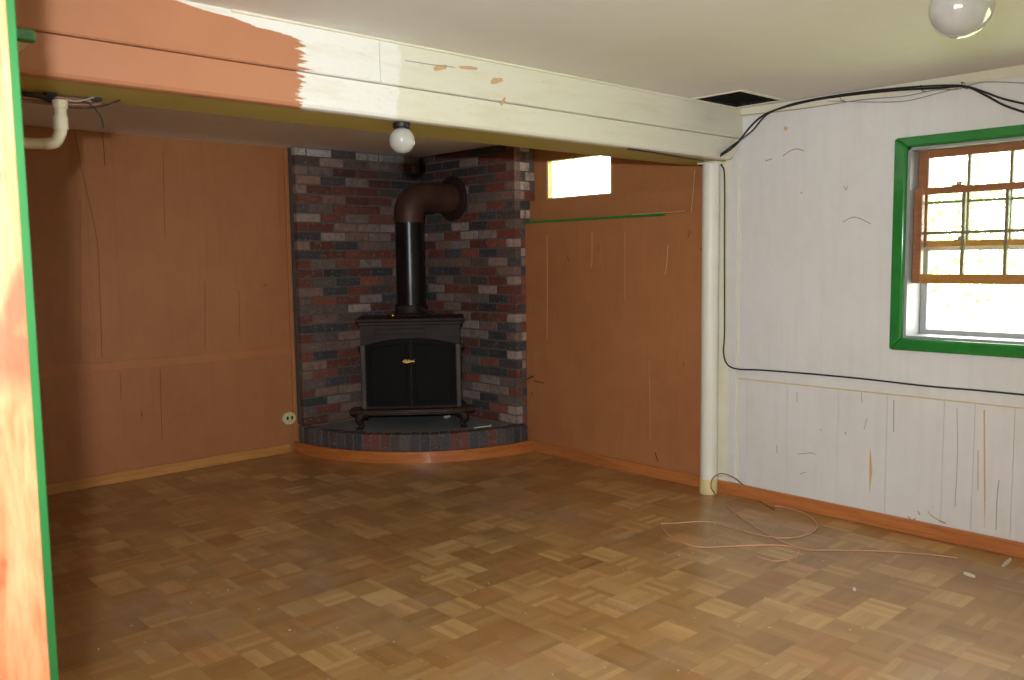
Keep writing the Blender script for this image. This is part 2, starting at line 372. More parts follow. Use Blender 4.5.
# ------------------------------------------------------------------ room shell
H = 2.2
XD = -3.988            # room face of the left wall (doorway wall)
YR = -7.6             # rear wall
XH = -5.6             # hall
MB().box(XH-0.1, 0.3, YR-0.1, 0.1, -0.12, 0.0).build('floor', FLOOR, kind='structure')
v0, v1, v2, v3 = (-0.50, -3.265, -0.10, -2.985)     # vent hole x0,y0,x1,y1
c = MB()
c.box(XH-0.1, v0, YR-0.1, -2.8, H, H+0.2); c.box(v2, 0.3, YR-0.1, -2.8, H, H+0.2)
c.box(v0, v2, YR-0.1, v1, H, H+0.2); c.box(v0, v2, v3, -2.8, H, H+0.2)
c.build('ceiling', CEIL, kind='structure')
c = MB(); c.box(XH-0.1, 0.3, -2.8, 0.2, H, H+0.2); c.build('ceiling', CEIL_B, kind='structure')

def planks(mb, ax, face, depth, a0, a1, z0, z1, seed, wmin=0.10, wmax=0.26, gap=0.0013):
    "vertical boards of irregular width; ax 'x' = wall along x at y=face, 'y' = wall along y at x=face"
    R = random.Random(seed); a = a0
    while a < a1-1e-4:
        w = R.uniform(wmin, wmax); b = min(a+w, a1)
        if a1-b < 0.05: b = a1
        j = R.uniform(-0.0006, 0.0006)
        if ax == 'x': mb.box(a+gap/2, b-gap/2, face+j, face+depth, z0, z1)
        else: mb.box(face+j, face+depth, a+gap/2, b-gap/2, z0, z1)
        a = b
# back wall (brown boards)
w = MB(); w.box(XH, 0.3, 0.012, 0.14, 0, H)
planks(w, 'x', 0.0, 0.0125, XD, -1.18, 0.0, 0.715, 3, 0.18, 0.45, 0.0008); planks(w, 'x', 0.0, 0.0125, XD, -1.18, 0.775, H, 5, 0.15, 0.6, 0.0008)
w.box(-1.18, 0.0, 0.0, 0.0125, 0, H)
wb = w.build('wall_back', BROWN, kind='structure')
r = MB(); r.box(XD, -1.21, -0.008, 0.012, 0.715, 0.775, 0.002); r.build('trim_1', BROWN_TRIM, kind='structure')
r = MB(); r.box(-1.232, -1.202, -0.016, 0.0, 0.065, H-0.01, 0.003); r.build('trim_2', BROWN_TRIM, kind='structure')
r = MB(); r.box(XD, -1.27, -0.018, 0.0, 0.0, 0.068, 0.004); r.build('baseboard_back', BB_BACK, kind='structure')

# right wall, far brown part: three stepped faces, a small window high up
XU = 0.10
YS = -2.84            # where brown meets white
ow = pt(547, 197, 0, XU), pt(612, 153, 0, XU)
sy1, sy0 = ow[0].y, ow[1].y; sz0, sz1 = 1.805, 2.075
w = MB()
planks(w, 'y', 0.0, 0.0125, YS, -0.1, 0.0, 1.648, 11, 0.2, 0.45, 0.0009); w.box(0.0125, 0.30, YS, 0.1, 0.0, 1.648)
w.box(0.05, 0.30, YS, 0.1, 1.648, 1.80)
w.box(XU, XU+0.04, YS, sy0, 1.80, H); w.box(XU, XU+0.04, sy1, 0.1, 1.80, H)
w.box(XU, XU+0.04, sy0, sy1, 1.80, sz0); w.box(XU, XU+0.04, sy0, sy1, sz1, H)
w.box(XU+0.04, 0.30, YS, sy0-0.1, 1.80, H); w.box(XU+0.04, 0.30, sy1+0.45, 0.1, 1.80, H)
w.build('wall_far_right', BROWN, kind='structure')
g = root('window_2', (XU, (sy0+sy1)/2, sz0), kind='structure')
f = MB(); t = 0.014
f.box(XU-0.002, XU+0.045, sy1-t, sy1, sz0, sz1); f.box(XU-0.002, XU+0.045, sy0, sy0+t, sz0, sz1)
f.box(XU-0.002, XU+0.045, sy0+t, sy1-t, sz0, sz0+0.008); f.box(XU-0.002, XU+0.045, sy0+t, sy1-t, sz1-0.008, sz1)
f.build('window_frame', OCHRE, g)
MB().box(XU+0.034, XU+0.038, sy0+t, sy1-t, sz0+0.008, sz1-0.008).build('pane', GLASS, g)
# green ledge board on the step
e = MB(); yL = -1.21; yR = pt(663, 214, 0, -0.02).y
e.box(-0.016, 0.052, yR, yL, 1.636, 1.652, 0.003)
e.build('green_ledge', GREEN, label='thin dark green ledge board along the brown wall below the small window', cat='ledge')
e = MB(); e.tube([(-0.006, yR+0.25, 1.6555), (-0.008, yR-0.05, 1.6555), (-0.006, yR-0.15, 1.658)], 0.003, 6)
e.build('wood_splinter', TAN, label='pale thin wooden sliver sticking out past the right end of green ledge', cat='stick')
w = MB(); w.box(-0.018, 0.0, YS+0.02, -1.19, 0, 0.07, 0.004); w.build('baseboard_far_right', BB_RIGHT, kind='structure')

# right wall, white part with window opening
wz0, wz1 = 0.975, 1.895; wy1, wy0 = -3.885, -4.74
ry1, ry0 = -5.5, -7.2       # second window, outside the photograph
w = MB()
def whitewall(z0, z1, ya, yb): w.box(0.012, 0.22, ya, yb, z0, z1)
w.box(0.012, 0.22, YR-0.1, YS, 0, 0.70); 
w.box(0.0, 0.22, YR-0.1, YS, 0.70, wz0)
w.box(0.0, 0.22, YR-0.1, YS, wz1, H)
w.box(0.0, 0.22, wy1, YS, wz0, wz1); w.box(0.0, 0.22, ry1, wy0, wz0, wz1); w.box(0.0, 0.22, YR-0.1, ry0, wz0, wz1)
planks(w, 'y', 0.0, 0.0125, YR-0.1, YS, 0.0, 0.70, 21, 0.10, 0.30, 0.0015)
w.build('wall_right', WHITE, kind='structure')
r = MB(); r.box(-0.014, 0.0, YR, -2.955, 0.690, 0.752, 0.003); r.build('trim_3', WHITE, kind='structure')
r = MB(); r.box(-0.003, 0.0, YR, -2.955, 0.683, 0.690); r.build('trim_4', OCHRE, kind='structure')
r = MB(); r.box(-0.012, 0.0, -2.945, -2.895, 0.075, 1.93, 0.003); r.build('trim_5', WHITE, kind='structure')
r = MB(); r.box(-0.008, 0.0, -2.895, -2.80, 0.07, 1.93, 0.002); r.build('trim_6', CREAM, kind='structure')
r = MB(); r.box(-0.004, 0.0, -2.957, -2.945, 0.075, 1.93); r.build('trim_7', CREAM, kind='structure')
r = MB(); r.box(-0.020, 0.0, YR, -2.822, 0, 0.072, 0.004); r.build('baseboard_right', BB_RIGHT, kind='structure')
r = MB(); r.prism([(0, YR, H), (-0.035, YR, H), (-0.012, YR, H-0.035), (0, YR, H-0.045)], (0, -YR-2.96, 0)); r.build('trim_8', CREAM, kind='structure')

# rear wall, left wall with the doorway, hall
w = MB(); w.box(XH-0.1, 0.3, YR-0.12, YR, 0, H); w.build('wall_rear', PLAIN, kind='structure')
DY1, DY0 = -4.35, -5.82
w = MB(); w.box(XD-0.13, XD, DY1, 0.02, 0, H); w.box(XD-0.13, XD, YR, DY0-0.02, 0, H); w.box(XD-0.13, XD, DY0-0.02, DY1, 2.03, H)
w.build('wall_left', BROWN, kind='structure')
w = MB(); w.box(XH-0.1, XH, YR, -5.7, 0, H); w.box(XH-0.1, XH, -4.3, 0.02, 0, H); w.box(XH-0.1, XH, -5.7, -4.3, 0, 0.95); w.box(XH-0.1, XH, -5.7, -4.3, 2.05, H); w.build('wall_hall', HALLW, kind='structure')  # window opening here is unseen, added to let more daylight in
d = root('door_1', (XD, DY1, 0), kind='structure')
XG = -3.984
f = MB(); f.box(XD-0.15, XG, DY1-0.02, DY1, 0, 2.03, 0.002); f.box(XD-0.15, XG, DY0-0.02, DY0, 0, 2.03, 0.002); f.box(XD-0.15, XG, DY0, DY1-0.02, 2.01, 2.03)
f.build('door_jamb', JAMBW, d)
f = MB(); f.box(XG-0.004, XG+0.0105, DY1-0.019, DY1+0.07, 0, 2.09, 0.001)
f.box(XG-0.004, XG+0.0105, DY0-0.09, DY0-0.001, 0, 2.09, 0.001); f.box(XG-0.004, XG+0.0105, DY0-0.001, DY1-0.019, 2.03, 2.09, 0.001)
f.build('door_casing', GREEN_J, d)

# ------------------------------------------------------------------ boxed ceiling beam
SEAM = pt(380, 60, 1, -2.965).x
b = root('ceiling_beam', (-2.1, -2.78, 1.92), kind='structure')
m = MB()
def seg(xa, xb):
    m.prism([(xa, -2.962, H), (xa, -2.966, 2.045), (xa, -2.960, 2.040), (xa, -2.90, 2.040), (xa, -2.90, H)], (xb-xa, 0, 0))
seg(XD, SEAM-0.0015); seg(SEAM+0.0015, 0.0)
m.prism([(XD, -2.955, 2.037), (XD, -2.944, 1.934), (XD, -2.938, 1.924), (XD, -2.925, 1.920), (XD, -2.90, 1.920), (XD, -2.90, 2.037)], (-XD-0.11, 0, 0))
m.prism([(-0.11, -2.945, 1.921), (-0.11, -2.953, 2.037), (0, -2.953, 2.037), (0, -2.950, 2.03), (-0.03, -2.946, 1.975), (-0.07, -2.944, 1.935)], (0, 0.043, 0))
m.build('beam_face', BEAM, b)
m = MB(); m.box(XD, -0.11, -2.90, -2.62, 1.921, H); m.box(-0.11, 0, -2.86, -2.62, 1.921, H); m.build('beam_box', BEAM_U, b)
m = MB(); m.box(-0.11, 0, -2.90, -2.86, 1.93, 2.15, 0.008); m.build('beam_end_block', CREAM, b)
m = MB(); m.box(-3.0, 0.0, -2.975, -2.962, 2.192, H, 0.002); m.build('top_bead', CREAM, b)
def patch(mb, pts, ax, val, th=0.0012):
    P = [pt(px, py, ax, val) for px, py in pts]; d = [0, 0, 0]; d[ax] = -th
    mb.prism(P, d)
m = MB()
patch(m, [(433, 68), (437, 65), (447, 65), (446, 69), (436, 71)], 1, -2.966)
patch(m, [(458, 66), (470, 66), (478, 68), (476, 70), (462, 69)], 1, -2.966)
patch(m, [(491, 81), (493, 78), (502, 78), (503, 81), (496, 84), (491, 84)], 1, -2.966)
patch(m, [(500, 104), (504, 97), (506, 98), (502, 106)], 1, -2.966)
m.build('bare_wood_patch', TAN, b, label='torn tan patches in the white paint')
m = MB()
patch(m, [(405, 60), (430, 64), (455, 67), (455, 67.8), (430, 65), (405, 60.8)], 1, -2.966)
m.build('scuff_mark', SCRATCH, b)

# ------------------------------------------------------------------ scuffs and scratches on walls (children of their wall)
WR = bpy.data.objects['wall_right']; WF = bpy.data.objects['wall_far_right']
def stroke(mb, pts, ax, val, w=0.0025, th=0.001):
    P = spline([pt(px, py, ax, val) for px, py in pts], 4); d = Vector((0, 0, 0)); d[ax] = -th
    for i in range(len(P)-1):
        a, c = P[i], P[i+1]; t = (c-a)
        if t.length < 1e-6: continue
        t.normalize(); nn = t.cross(Vector((1, 0, 0) if ax == 0 else ((0, 1, 0) if ax == 1 else (0, 0, 1))))*w/2
        mb.prism([a-nn, a+nn, c+nn, c-nn], d)
m = MB()
for s_, ww in (([(783, 156), (790, 151), (797, 149), (804, 151)], .006), ([(765, 161), (772, 159)], .006), ([(843, 222), (855, 217), (871, 224)], .005),
               ([(844, 186), (846, 190), (848, 186)], .004), ([(797, 392), (797, 402)], .003), ([(801, 192), (802, 193)], .008), ([(861, 385), (862, 402)], .003),
               ([(894, 400), (893.5, 432)], .005), ([(867, 418), (864, 430)], .003), ([(957, 408), (957.5, 455), (955, 507)], .003), ([(999, 480), (997, 500), (996, 530)], .004),
               ([(777, 445), (777, 453)], .004), ([(798, 454), (812, 453), (815, 455)], .004), ([(800, 474), (806, 472)], .004), ([(735, 388), (735, 398)], .004),
               ([(732, 440), (732, 470)], .003), ([(719, 426), (728, 428), (737, 428)], .007), ([(908, 516), (912, 520), (916, 518)], .006), ([(918, 511), (920, 515)], .006),
               ([(928, 511), (932, 516), (945, 524)], .004), ([(938, 520), (946, 523)], .006), ([(845, 432), (846, 434)], .006), ([(820, 429), (821, 431)], .004),
               ([(978, 450), (978, 490)], .003)):
    stroke(m, s_, 0, 0.0, ww)
m.build('scuff_mark', SCRATCH, WR)
m = MB()
patch(m, [(870, 446), (871.5, 458), (872.5, 472), (870.5, 486), (869.5, 496), (869.3, 470)], 0, 0.0)
patch(m, [(784, 126), (788, 127), (787, 131), (784, 130)], 0, 0.0)
patch(m, [(983.5, 410), (985, 410), (985.5, 470), (985.5, 500), (984.5, 530), (984, 500)], 0, 0.0, 0.0008)
m.build('yellow_stain', SCRATCH_Y, WR)
m = MB()
for s_, ww in (([(547, 235), (547.5, 290), (547, 340)], .003), ([(592, 232), (592, 260), (591, 268)], .004), ([(668, 245), (667, 262), (665, 275)], .004),
               ([(695, 170), (692, 205), (689, 228)], .003), ([(625, 232), (625, 300)], .0015), ([(633, 140), (632, 152)], .004), ([(649, 360), (650, 400), (650, 440)], .0015)):
    stroke(m, s_, 0, 0.0 if s_[0][1] > 215 else 0.05, ww)
m.build('pale_scratch', SCRATCH_Y, WF)
m = MB()
for s_, ww in (([(688, 238), (690, 230)], .005), ([(567, 255), (569, 262)], .004), ([(599, 245), (598, 252)], .003), ([(527, 379), (534, 376)], .014), ([(534, 381), (544, 383)], .009), ([(531, 392), (533, 396)], .007),
               ([(700, 249), (703, 249)], .008), ([(655, 452), (658, 462)], .008), ([(683, 362), (684, 366)], .004)):
    stroke(m, s_, 0, 0.0, ww)
m.build('dark_scuff', SCRATCH_B, WF)
m = MB()
for s_, ww in (([(74, 130), (84, 180), (97, 240), (100, 300), (102, 358)], .003), ([(100, 120), (103, 140), (105, 166)], .005), ([(163, 150), (164, 200), (165, 238)], .0025),
               ([(205, 280), (205, 350)], .003), ([(239, 290), (240, 340)], .0025), ([(141, 410), (142, 418)], .004), ([(160, 368), (162, 440)], .003), ([(80, 200), (80, 360)], .002),
               ([(120, 372), (121, 400)], .002), ([(263, 285), (267, 285)], .005)):
    stroke(m, s_, 1, 0.0, ww)
m.build('dark_scuff', SCRATCH_B, wb)

# ------------------------------------------------------------------ big window
g = root('window_1', (0, (wy0+wy1)/2, wz0), kind='structure')
cw = 0.058; T = 0.026; oy1, oy0 = wy1+cw+0.006, wy0-cw-0.006; oz0, oz1 = wz0-0.062, wz1+0.052
m = MB()
def mitre(pA, pB, pC, pD): m.prism([(-T, *pA), (-T, *pB), (-T, *pC), (-T, *pD)], (T, 0, 0))
mitre((oy1, oz0), (oy1, oz1), (wy1, wz1), (wy1, wz0)); mitre((oy0, oz1), (oy0, oz0), (wy0, wz0), (wy0, wz1))
mitre((oy1, oz1), (oy0, oz1), (wy0, wz1), (wy1, wz1)); mitre((oy0, oz0), (oy1, oz0), (wy1, wz0), (wy0, wz0))
wc = m.build('window_casing', GREEN, g, label='glossy green casing', smooth=True)
bv = wc.modifiers.new('round', 'BEVEL'); bv.width = 0.014; bv.segments = 4; bv.limit_method = 'ANGLE'; bv.angle_limit = math.radians(60)
# jamb liner
m = MB(); m.box(-0.01, 0.20, wy1-0.014, wy1, wz0, wz1); m.box(-0.01, 0.20, wy0, wy0+0.014, wz0, wz1)
m.box(-0.01, 0.20, wy0, wy1, wz1-0.012, wz1); m.box(0.0, 0.24, wy0, wy1, wz0-0.02, wz0+0.012)
m.build('window_frame', ALU, g, label='white side track and sill')
a1, a0 = wy1-0.016, wy0+0.016     # clear opening
def sash(name, x0, x1, zb, zt, sw, tr, br, mullz, ncol, mats, mt=0.014):
    s_ = MB(); s_.box(x0, x1, a1-sw, a1, zb, zt, 0.003); s_.box(x0, x1, a0, a0+sw, zb, zt, 0.003)
    s_.box(x0, x1, a0+sw, a1-sw, zt-tr, zt, 0.003)
    so = s_.build(name, mats[0], g)
    q = MB(); q.box(x0, x1, a0+sw, a1-sw, zb, zb+br, 0.003); q.build('bottom_rail', mats[1], so)
    q = MB(); iw = (a1-a0-2*sw)/ncol; xm = (x0+x1)/2
    for k in range(1, ncol):
        yy = a1-sw-k*iw; q.box(xm-0.012, xm+0.012, yy-mt/2, yy+mt/2, zb+br, zt-tr)
    for zz in mullz: q.box(xm-0.010, xm+0.010, a0+sw, a1-sw, zz-mt/2, zz+mt/2)
    q.build('muntins', mats[2], so)
    MB().box(xm-0.002, xm+0.002, a0+sw, a1-sw, zb+br, zt-tr).build('pane', GLASS, so); return so
sash('lower_sash', 0.035, 0.068, 1.242, 1.702, 0.040, 0.032, 0.045, [1.485], 4, (SASH, SASH_L, MUNT))
sash('upper_sash', 0.078, 0.110, 1.418, 1.885, 0.048, 0.038, 0.030, [1.632], 4, (SASH, SASH_L, MUNT), 0.012)
# storm window frame outside
m = MB(); m.box(0.15, 0.175, a1-0.030, a1, wz0+0.012, wz1-0.012); m.box(0.15, 0.175, a0, a0+0.030, wz0+0.012, wz1-0.012)
m.box(0.15, 0.175, a0+0.030, a1-0.030, wz0+0.012, wz0+0.035); m.box(0.15, 0.175, a0+0.030, a1-0.030, 1.40, 1.425)
m.build('storm_frame', ALU, g)
for (px, py) in ((952, 184), (947, 243)):      # sash locks
    p = pt(px, py, 0, 0.05); q = MB()
    zt = 1.702 if py < 200 else 1.448
    xx = 0.052 if py < 200 else 0.094
    yy = -4.10 if py < 200 else -4.10
    q.box(xx-0.014, xx+0.010, yy-0.028, yy+0.028, zt, zt+0.006, 0.002); q.lathe([(0.011, 0), (0.011, 0.012), (0.006, 0.016)], (xx, yy, zt+0.005), seg=12)
    q.tube([(xx, yy, zt+0.014), (xx-0.012, yy-0.025, zt+0.016)], 0.004, 8); q.build('sash_lock', PIPEC, g)
# second window behind the photographer's right, out of the photograph
g2 = root('window_3', (0, (ry0+ry1)/2, wz0), kind='structure')
m = MB(); m.box(-0.02, 0.05, ry0-0.05, ry0, wz0-0.05, wz1+0.05); m.box(-0.02, 0.05, ry1, ry1+0.05, wz0-0.05, wz1+0.05)
m.box(-0.02, 0.05, ry0, ry1, wz0-0.05, wz0); m.box(-0.02, 0.05, ry0, ry1, wz1, wz1+0.05)
m.build('window_casing', GREEN, g2)
m = MB(); m.box(0.04, 0.07, (ry0+ry1)/2-0.02, (ry0+ry1)/2+0.02, wz0, wz1); m.box(0.04, 0.07, ry0, ry1, 1.42, 1.46); m.build('sash', SASH, g2)

# ------------------------------------------------------------------ ceiling vent
g = root('ceiling_vent', (-0.31, -3.125, H), 'dark rectangular ceiling vent between the beam and the white wall', 'vent')
m = MB(); m.box(v0-0.012, v2+0.012, v1-0.018, v1+0.004, H-0.006, H, 0.002); m.box(v0-0.016, v0+0.004, v1, v3, H-0.005, H, 0.002); m.box(v2-0.004, v2+0.014, v1, v3, H-0.005, H, 0.002)
m.build('frame', CREAM, g)
m = MB(); m.box(v0, v2, v1, v3, H+0.10, H+0.12); m.box(v0, v0+0.004, v1, v3, H, H+0.1); m.box(v2-0.004, v2, v1, v3, H, H+0.1); m.box(v0, v2, v1, v1+0.004, H, H+0.1); m.box(v0, v2, v3-0.004, v3, H, H+0.1)
m.build('duct', BLACK, g)
for k in range(7):
    yy = v1+0.025+k*0.038; m = MB()
    m.prism([(v0+0.004, yy, H+0.004), (v0+0.004, yy+0.004, H+0.004), (v0+0.004, yy+0.022, H+0.020), (v0+0.004, yy+0.018, H+0.020)], (v2-v0-0.008, 0, 0)); m.build('slat', VENTM, g)

# ------------------------------------------------------------------ support post
pc = pt(710, 300, 0, -0.07)
g = root('support_post', (-0.07, pc.y, 0), 'round white painted steel post standing where brown and white walls meet', 'post')
m = MB(); m.lathe([(0.050, 0.004), (0.049, 0.10), (0.049, 1.915)], (-0.07, pc.y, 0), seg=40); m.build('post_shaft', POLEW, g, smooth=True)
m = MB(); m.lathe([(0.0515, 0.0), (0.0515, 0.085), (0.050, 0.088)], (-0.07, pc.y, 0), seg=40); m.build('yellowed_foot', OCHRE, g, smooth=True, label='bare yellowed foot')
m = MB(); m.box(-0.125, -0.015, pc.y-0.055, pc.y+0.055, 1.909, 1.9195); m.build('cap_plate', POLEW, g)

# ------------------------------------------------------------------ brick chimney lining
PAL = [((132, 64, 48), 16), ((146, 80, 62), 14), ((116, 58, 46), 12), ((74, 74, 78), 16), ((60, 60, 64), 9), ((152, 118, 104), 14), ((176, 158, 148), 12), ((168, 144, 134), 9), ((122, 104, 96), 12), ((104, 84, 78), 8)]
PALW = [c_ for c_, n_ in PAL for _ in range(n_)]
R = random.Random(42)
BT = 0.105; BL, BH, MJ = 0.195, 0.057, 0.010
HZ = 0.195
def brick_face(mb, ax, a0_, a1_, z0_, z1_, d0, d1):
    "courses on a face; ax x: along x with depth in y from d0 (front) to d1"
    z = z0_; row = 0
    while z < z1_-0.02:
        h = min(BH, z1_-z-0.002); a = a0_ - (0.5*(BL+MJ) if row % 2 else 0) + R.uniform(-0.01, 0.01)
        while a < a1_:
            L = BL+R.uniform(-0.004, 0.004); b0, b1 = max(a, a0_), min(a+L, a1_)
            if b1-b0 > 0.02:
                cc = R.choice(PALW); j = R.uniform(-0.002, 0.003); jj = R.uniform(-1, 1)*0.0015
                if z1_-z < 0.09 and z1_ > 2 and R.random() < 0.55 and ax == 'x': cc = (216, 210, 204)
                k = R.uniform(0.85, 1.12); k *= 0.88; mb.col = tuple(min(255, v*k) for v in cc)
                if ax == 'x': mb.box(b0, b1, d0+j, d1, z+jj, z+h+jj, 0.003)
                else: mb.box(d0+j, d1, b0, b1, z+jj, z+h+jj, 0.003)
            a += L+MJ
        z += BH+MJ; row += 1
g = root('brick_facing', (-0.65, -0.05, 0), 'left half of the mottled brick chimney lining, beside the large brown panelled wall', 'brick wall')
m = MB(); brick_face(m, 'x', -1.20, -BT, HZ+0.005, H-0.004, -BT, -0.06); m.cur = 1; m.col = None
m.box(-1.196, -0.002, -BT+0.007, -0.001, HZ+0.0035, H-0.002); m.build('brick_course', [BRICK, MORTAR], g)
g = root('brick_facing', (-0.05, -0.6, 0), 'right half of the mottled brick chimney lining, holding the flue flange, next to small window', 'brick wall')
m = MB(); brick_face(m, 'y', -1.205, -BT-0.002, HZ+0.005, H-0.004, -BT, -0.05)
# the return at the right end, visible above the stepped brown wall
z = HZ+0.005; row = 0
while z < H-0.03:
    spl = [(-0.045, 0.045)] if row % 2 else [(-0.045, -0.005), (0.005, 0.095)]
    for (xa, xb) in spl:
        if z < 1.66: xb = min(xb, -0.003)
        elif z < 1.80: xb = min(xb, 0.047)
        if xb-xa > 0.015:
            cc = R.choice(PALW); k = R.uniform(1.0, 1.2); m.col = tuple(min(255, v*k) for v in cc)
            m.box(xa, xb, -1.203+R.uniform(-.002, .002), -1.15, z, z+min(BH, H-0.004-z), 0.003)
    z += BH+MJ; row += 1
m.cur = 1; m.col = None
m.box(-BT+0.007, -0.001, -1.199, -BT-0.002, HZ+0.0035, H-0.002); m.box(-0.001, 0.0985, -1.199, -1.08, 1.802, H-0.002); m.box(-0.001, 0.0485, -1.199, -1.08, 1.65, 1.802)
m.build('brick_course', [BRICK, MORTAR], g)

# ------------------------------------------------------------------ curved hearth
ac = Vector((-0.035, -0.055)); RR = 1.187
def arc(rr, n=64, a0_=None, a1_=None):
    out = []
    s0 = a0_ if a0_ is not None else math.pi*1.0; s1 = a1_ if a1_ is not None else math.pi*1.5
    for k in range(n+1):
        a = s0+(s1-s0)*k/n; out.append((ac.x+rr*math.cos(a), ac.y+rr*math.sin(a)))
    return out
g = root('brick_hearth', (-0.6, -0.6, 0), 'raised quarter-round brick hearth in the corner under the stove', 'hearth')
core = arc(RR-0.012)
poly = [(x, y, 0.0) for x, y in core]+[(ac.x+0.0, -BT-0.002, 0.0)]
poly = [(min(x, -BT-0.002), min(y, -BT-0.002), z_) for x, y, z_ in poly]
# drop points behind the brick faces
poly = [(x, y, 0.0) for x, y in core if x < -BT-0.004 and y < -BT-0.004]
poly = [(poly[0][0], -BT-0.004, 0.0)]+poly+[(-BT-0.004, poly[-1][1], 0.0), (-BT-0.004, -BT-0.004, 0.0)]
MB().prism(poly, (0, 0, HZ-0.006)).build('hearth_slab', SLATE, g)
m = MB(); nb = 27; z0h, z1h = 0.078, HZ
for k in range(nb):
    a0_ = math.pi+math.pi/2*(k+0.07)/nb; a1_ = math.pi+math.pi/2*(k+0.93)/nb
    o_ = arc(RR, 1, a0_, a1_); i_ = arc(RR-0.085, 1, a0_, a1_)
    cc = R.choice([(66, 66, 70), (54, 56, 60), (112, 62, 50), (76, 62, 58), (90, 86, 84), (56, 58, 62), (70, 70, 74), (96, 60, 52)]); m.col = cc
    zt = z1h+R.uniform(-0.003, 0.003)
    P = [o_[0], o_[1], i_[1], i_[0]]
    if max(p_[0] for p_ in P) > -0.02: P = [(min(x, -0.02), y) for x, y in P]
    if max(p_[1] for p_ in P) > -0.02: P = [(x, min(y, -0.02)) for x, y in P]
    bm = bmesh.new(); vs_ = [bm.verts.new((x, y, zz)) for zz in (z0h, zt) for x, y in P]
    for f_ in [(3, 2, 1, 0), (4, 5, 6, 7), (0, 1, 5, 4), (1, 2, 6, 5), (2, 3, 7, 6), (3, 0, 4, 7)]: bm.faces.new([vs_[i] for i in f_])
    bmesh.ops.bevel(bm, geom=bm.edges[:], offset=0.006, segments=2, affect='EDGES', profile=0.5)
    bm.verts.index_update(); m.add([v.co.copy() for v in bm.verts], [[v.index for v in f_.verts] for f_ in bm.faces]); bm.free()
m.build('brick_rim', [BRICK], g)
m = MB(); fo = arc(RR-0.006); fi = arc(RR-0.03)
m.prism([(x, y, 0.07) for x, y in fo]+[(x, y, 0.07) for x, y in reversed(fi)], (0, 0, 0.113)); m.build('mortar_bed', MORTAR, g)
m = MB(); fo = arc(RR+0.018, 64, math.pi-0.03, math.pi*1.5+0.02); fi = arc(RR-0.004, 64, math.pi-0.03, math.pi*1.5+0.02)
m.prism([(x, min(y, -0.019), 0) for x, y in fo]+[(x, min(y, -0.019), 0) for x, y in reversed(fi)], (0, 0, 0.078)); m.build('curved_baseboard', BB_ARC, g, smooth=True, label='curved orange wooden board')

# ------------------------------------------------------------------ wood stove (local: front towards -Y)
ang = math.atan2(-0.537, 0.506)+math.radians(8); fc = Vector((-0.522+0.32*math.sin(ang), -0.520-0.32*math.cos(ang)))
st = root('wood_stove', (fc.x, fc.y, HZ), 'dark brown cast-iron wood stove with gold emblem on the brick hearth', 'stove', rz=ang)
m = MB()      # body with slightly bowed front
def bowed(w2, yf, yb, bow, n=10, z=0.0):
    fr = [(-w2+2*w2*k/n, yf-bow*(1-((k/n)*2-1)**2), z) for k in range(n+1)]
    return fr+[(w2, yb, z), (-w2, yb, z)]
m.prism(bowed(0.352, 0.100, 0.46, 0.0, 1, 0.13), (0, 0, 0.60)); m.build('body', IRON, st, local=True)
m = MB()      # frieze with arched underside, in front of the doors
ar = [(-0.318+0.636*k/16) for k in range(17)]
front = [(x, 0.070, 0.598+0.045*(1-(x/0.318)**2)) for x in ar]
m.prism([(-0.352, 0.070, 0.735)]+[(-0.352, 0.070, 0.575), (-0.318, 0.070, 0.575)]+front+[(0.318, 0.070, 0.575), (0.352, 0.070, 0.575), (0.352, 0.070, 0.735)], (0, 0.035, 0))
m.box(-0.25, 0.10, 0.064, 0.072, 0.672, 0.712, 0.004)
m.build('front_frieze', IRON, st, local=True)
m = MB(); m.box(-0.385, 0.385, 0.040, 0.475, 0.760, 0.785, 0.008); m.box(-0.368, 0.368, 0.055, 0.465, 0.735, 0.762, 0.006); m.build('top_plate', IRON, st, local=True)
for sx in (-1, 1):       # double doors, bowed forward
    d0_, d1_ = (0.004, 0.318); n = 8; m = MB(); prof = []
    for k in range(n+1):
        x = d0_+(d1_-d0_)*k/n; prof.append((sx*x, 0.072+0.022*(x/d1_)**2))
    bot = [(x, y, 0.155) for x, y in prof]
    zt = [0.595+0.043*(1-(abs(x)/0.318)**2) for x, y in prof]
    vs_ = []; fs_ = []
    for (x, y), z_ in zip(prof, zt): vs_ += [(x, y, 0.155), (x, y, z_), (x, y+0.03, 0.155), (x, y+0.03, z_)]
    for k in range(n):
        a, b_ = 4*k, 4*k+4
        fs_ += [(a, b_, b_+1, a+1), (a+2, a+3, b_+3, b_+2), (a, a+2, b_+2, b_), (a+1, b_+1, b_+3, a+3)]
    fs_ += [(0, 1, 3, 2), (4*n, 4*n+2, 4*n+3, 4*n+1)]
    m.add(vs_, fs_)
    dr = m.build('door', IRON_D, st, local=True)
    m = MB(); fr = [0.030, 0.288]
    P = [(sx*fr[0], 0.066, 0.185), (sx*fr[1], 0.084, 0.185), (sx*fr[1], 0.084, 0.555), (sx*0.2, 0.076, 0.585), (sx*fr[0], 0.066, 0.60)]
    m.tube(P+[P[0]], 0.005, 6); m.build('door_molding', IRON_D, dr, local=True)
    # side column, scroll knob
    m = MB(); m.box(sx*0.318, sx*0.356, 0.060, 0.11, 0.13, 0.60, 0.008); m.box(sx*0.330, sx*0.344, 0.054, 0.062, 0.16, 0.57, 0.003); m.build('side_column', IRON_C, st, local=True)
    m = MB(); m.lathe([(0.010, 0), (0.016, 0.006), (0.016, 0.02), (0.008, 0.026)], (sx*0.352, 0.09, 0.575), (sx, 0, 0), 16); m.build('side_knob', IRON, st, local=True)
m = MB()      # emblem: a small cartouche riding on the right edge of the left door
P = []
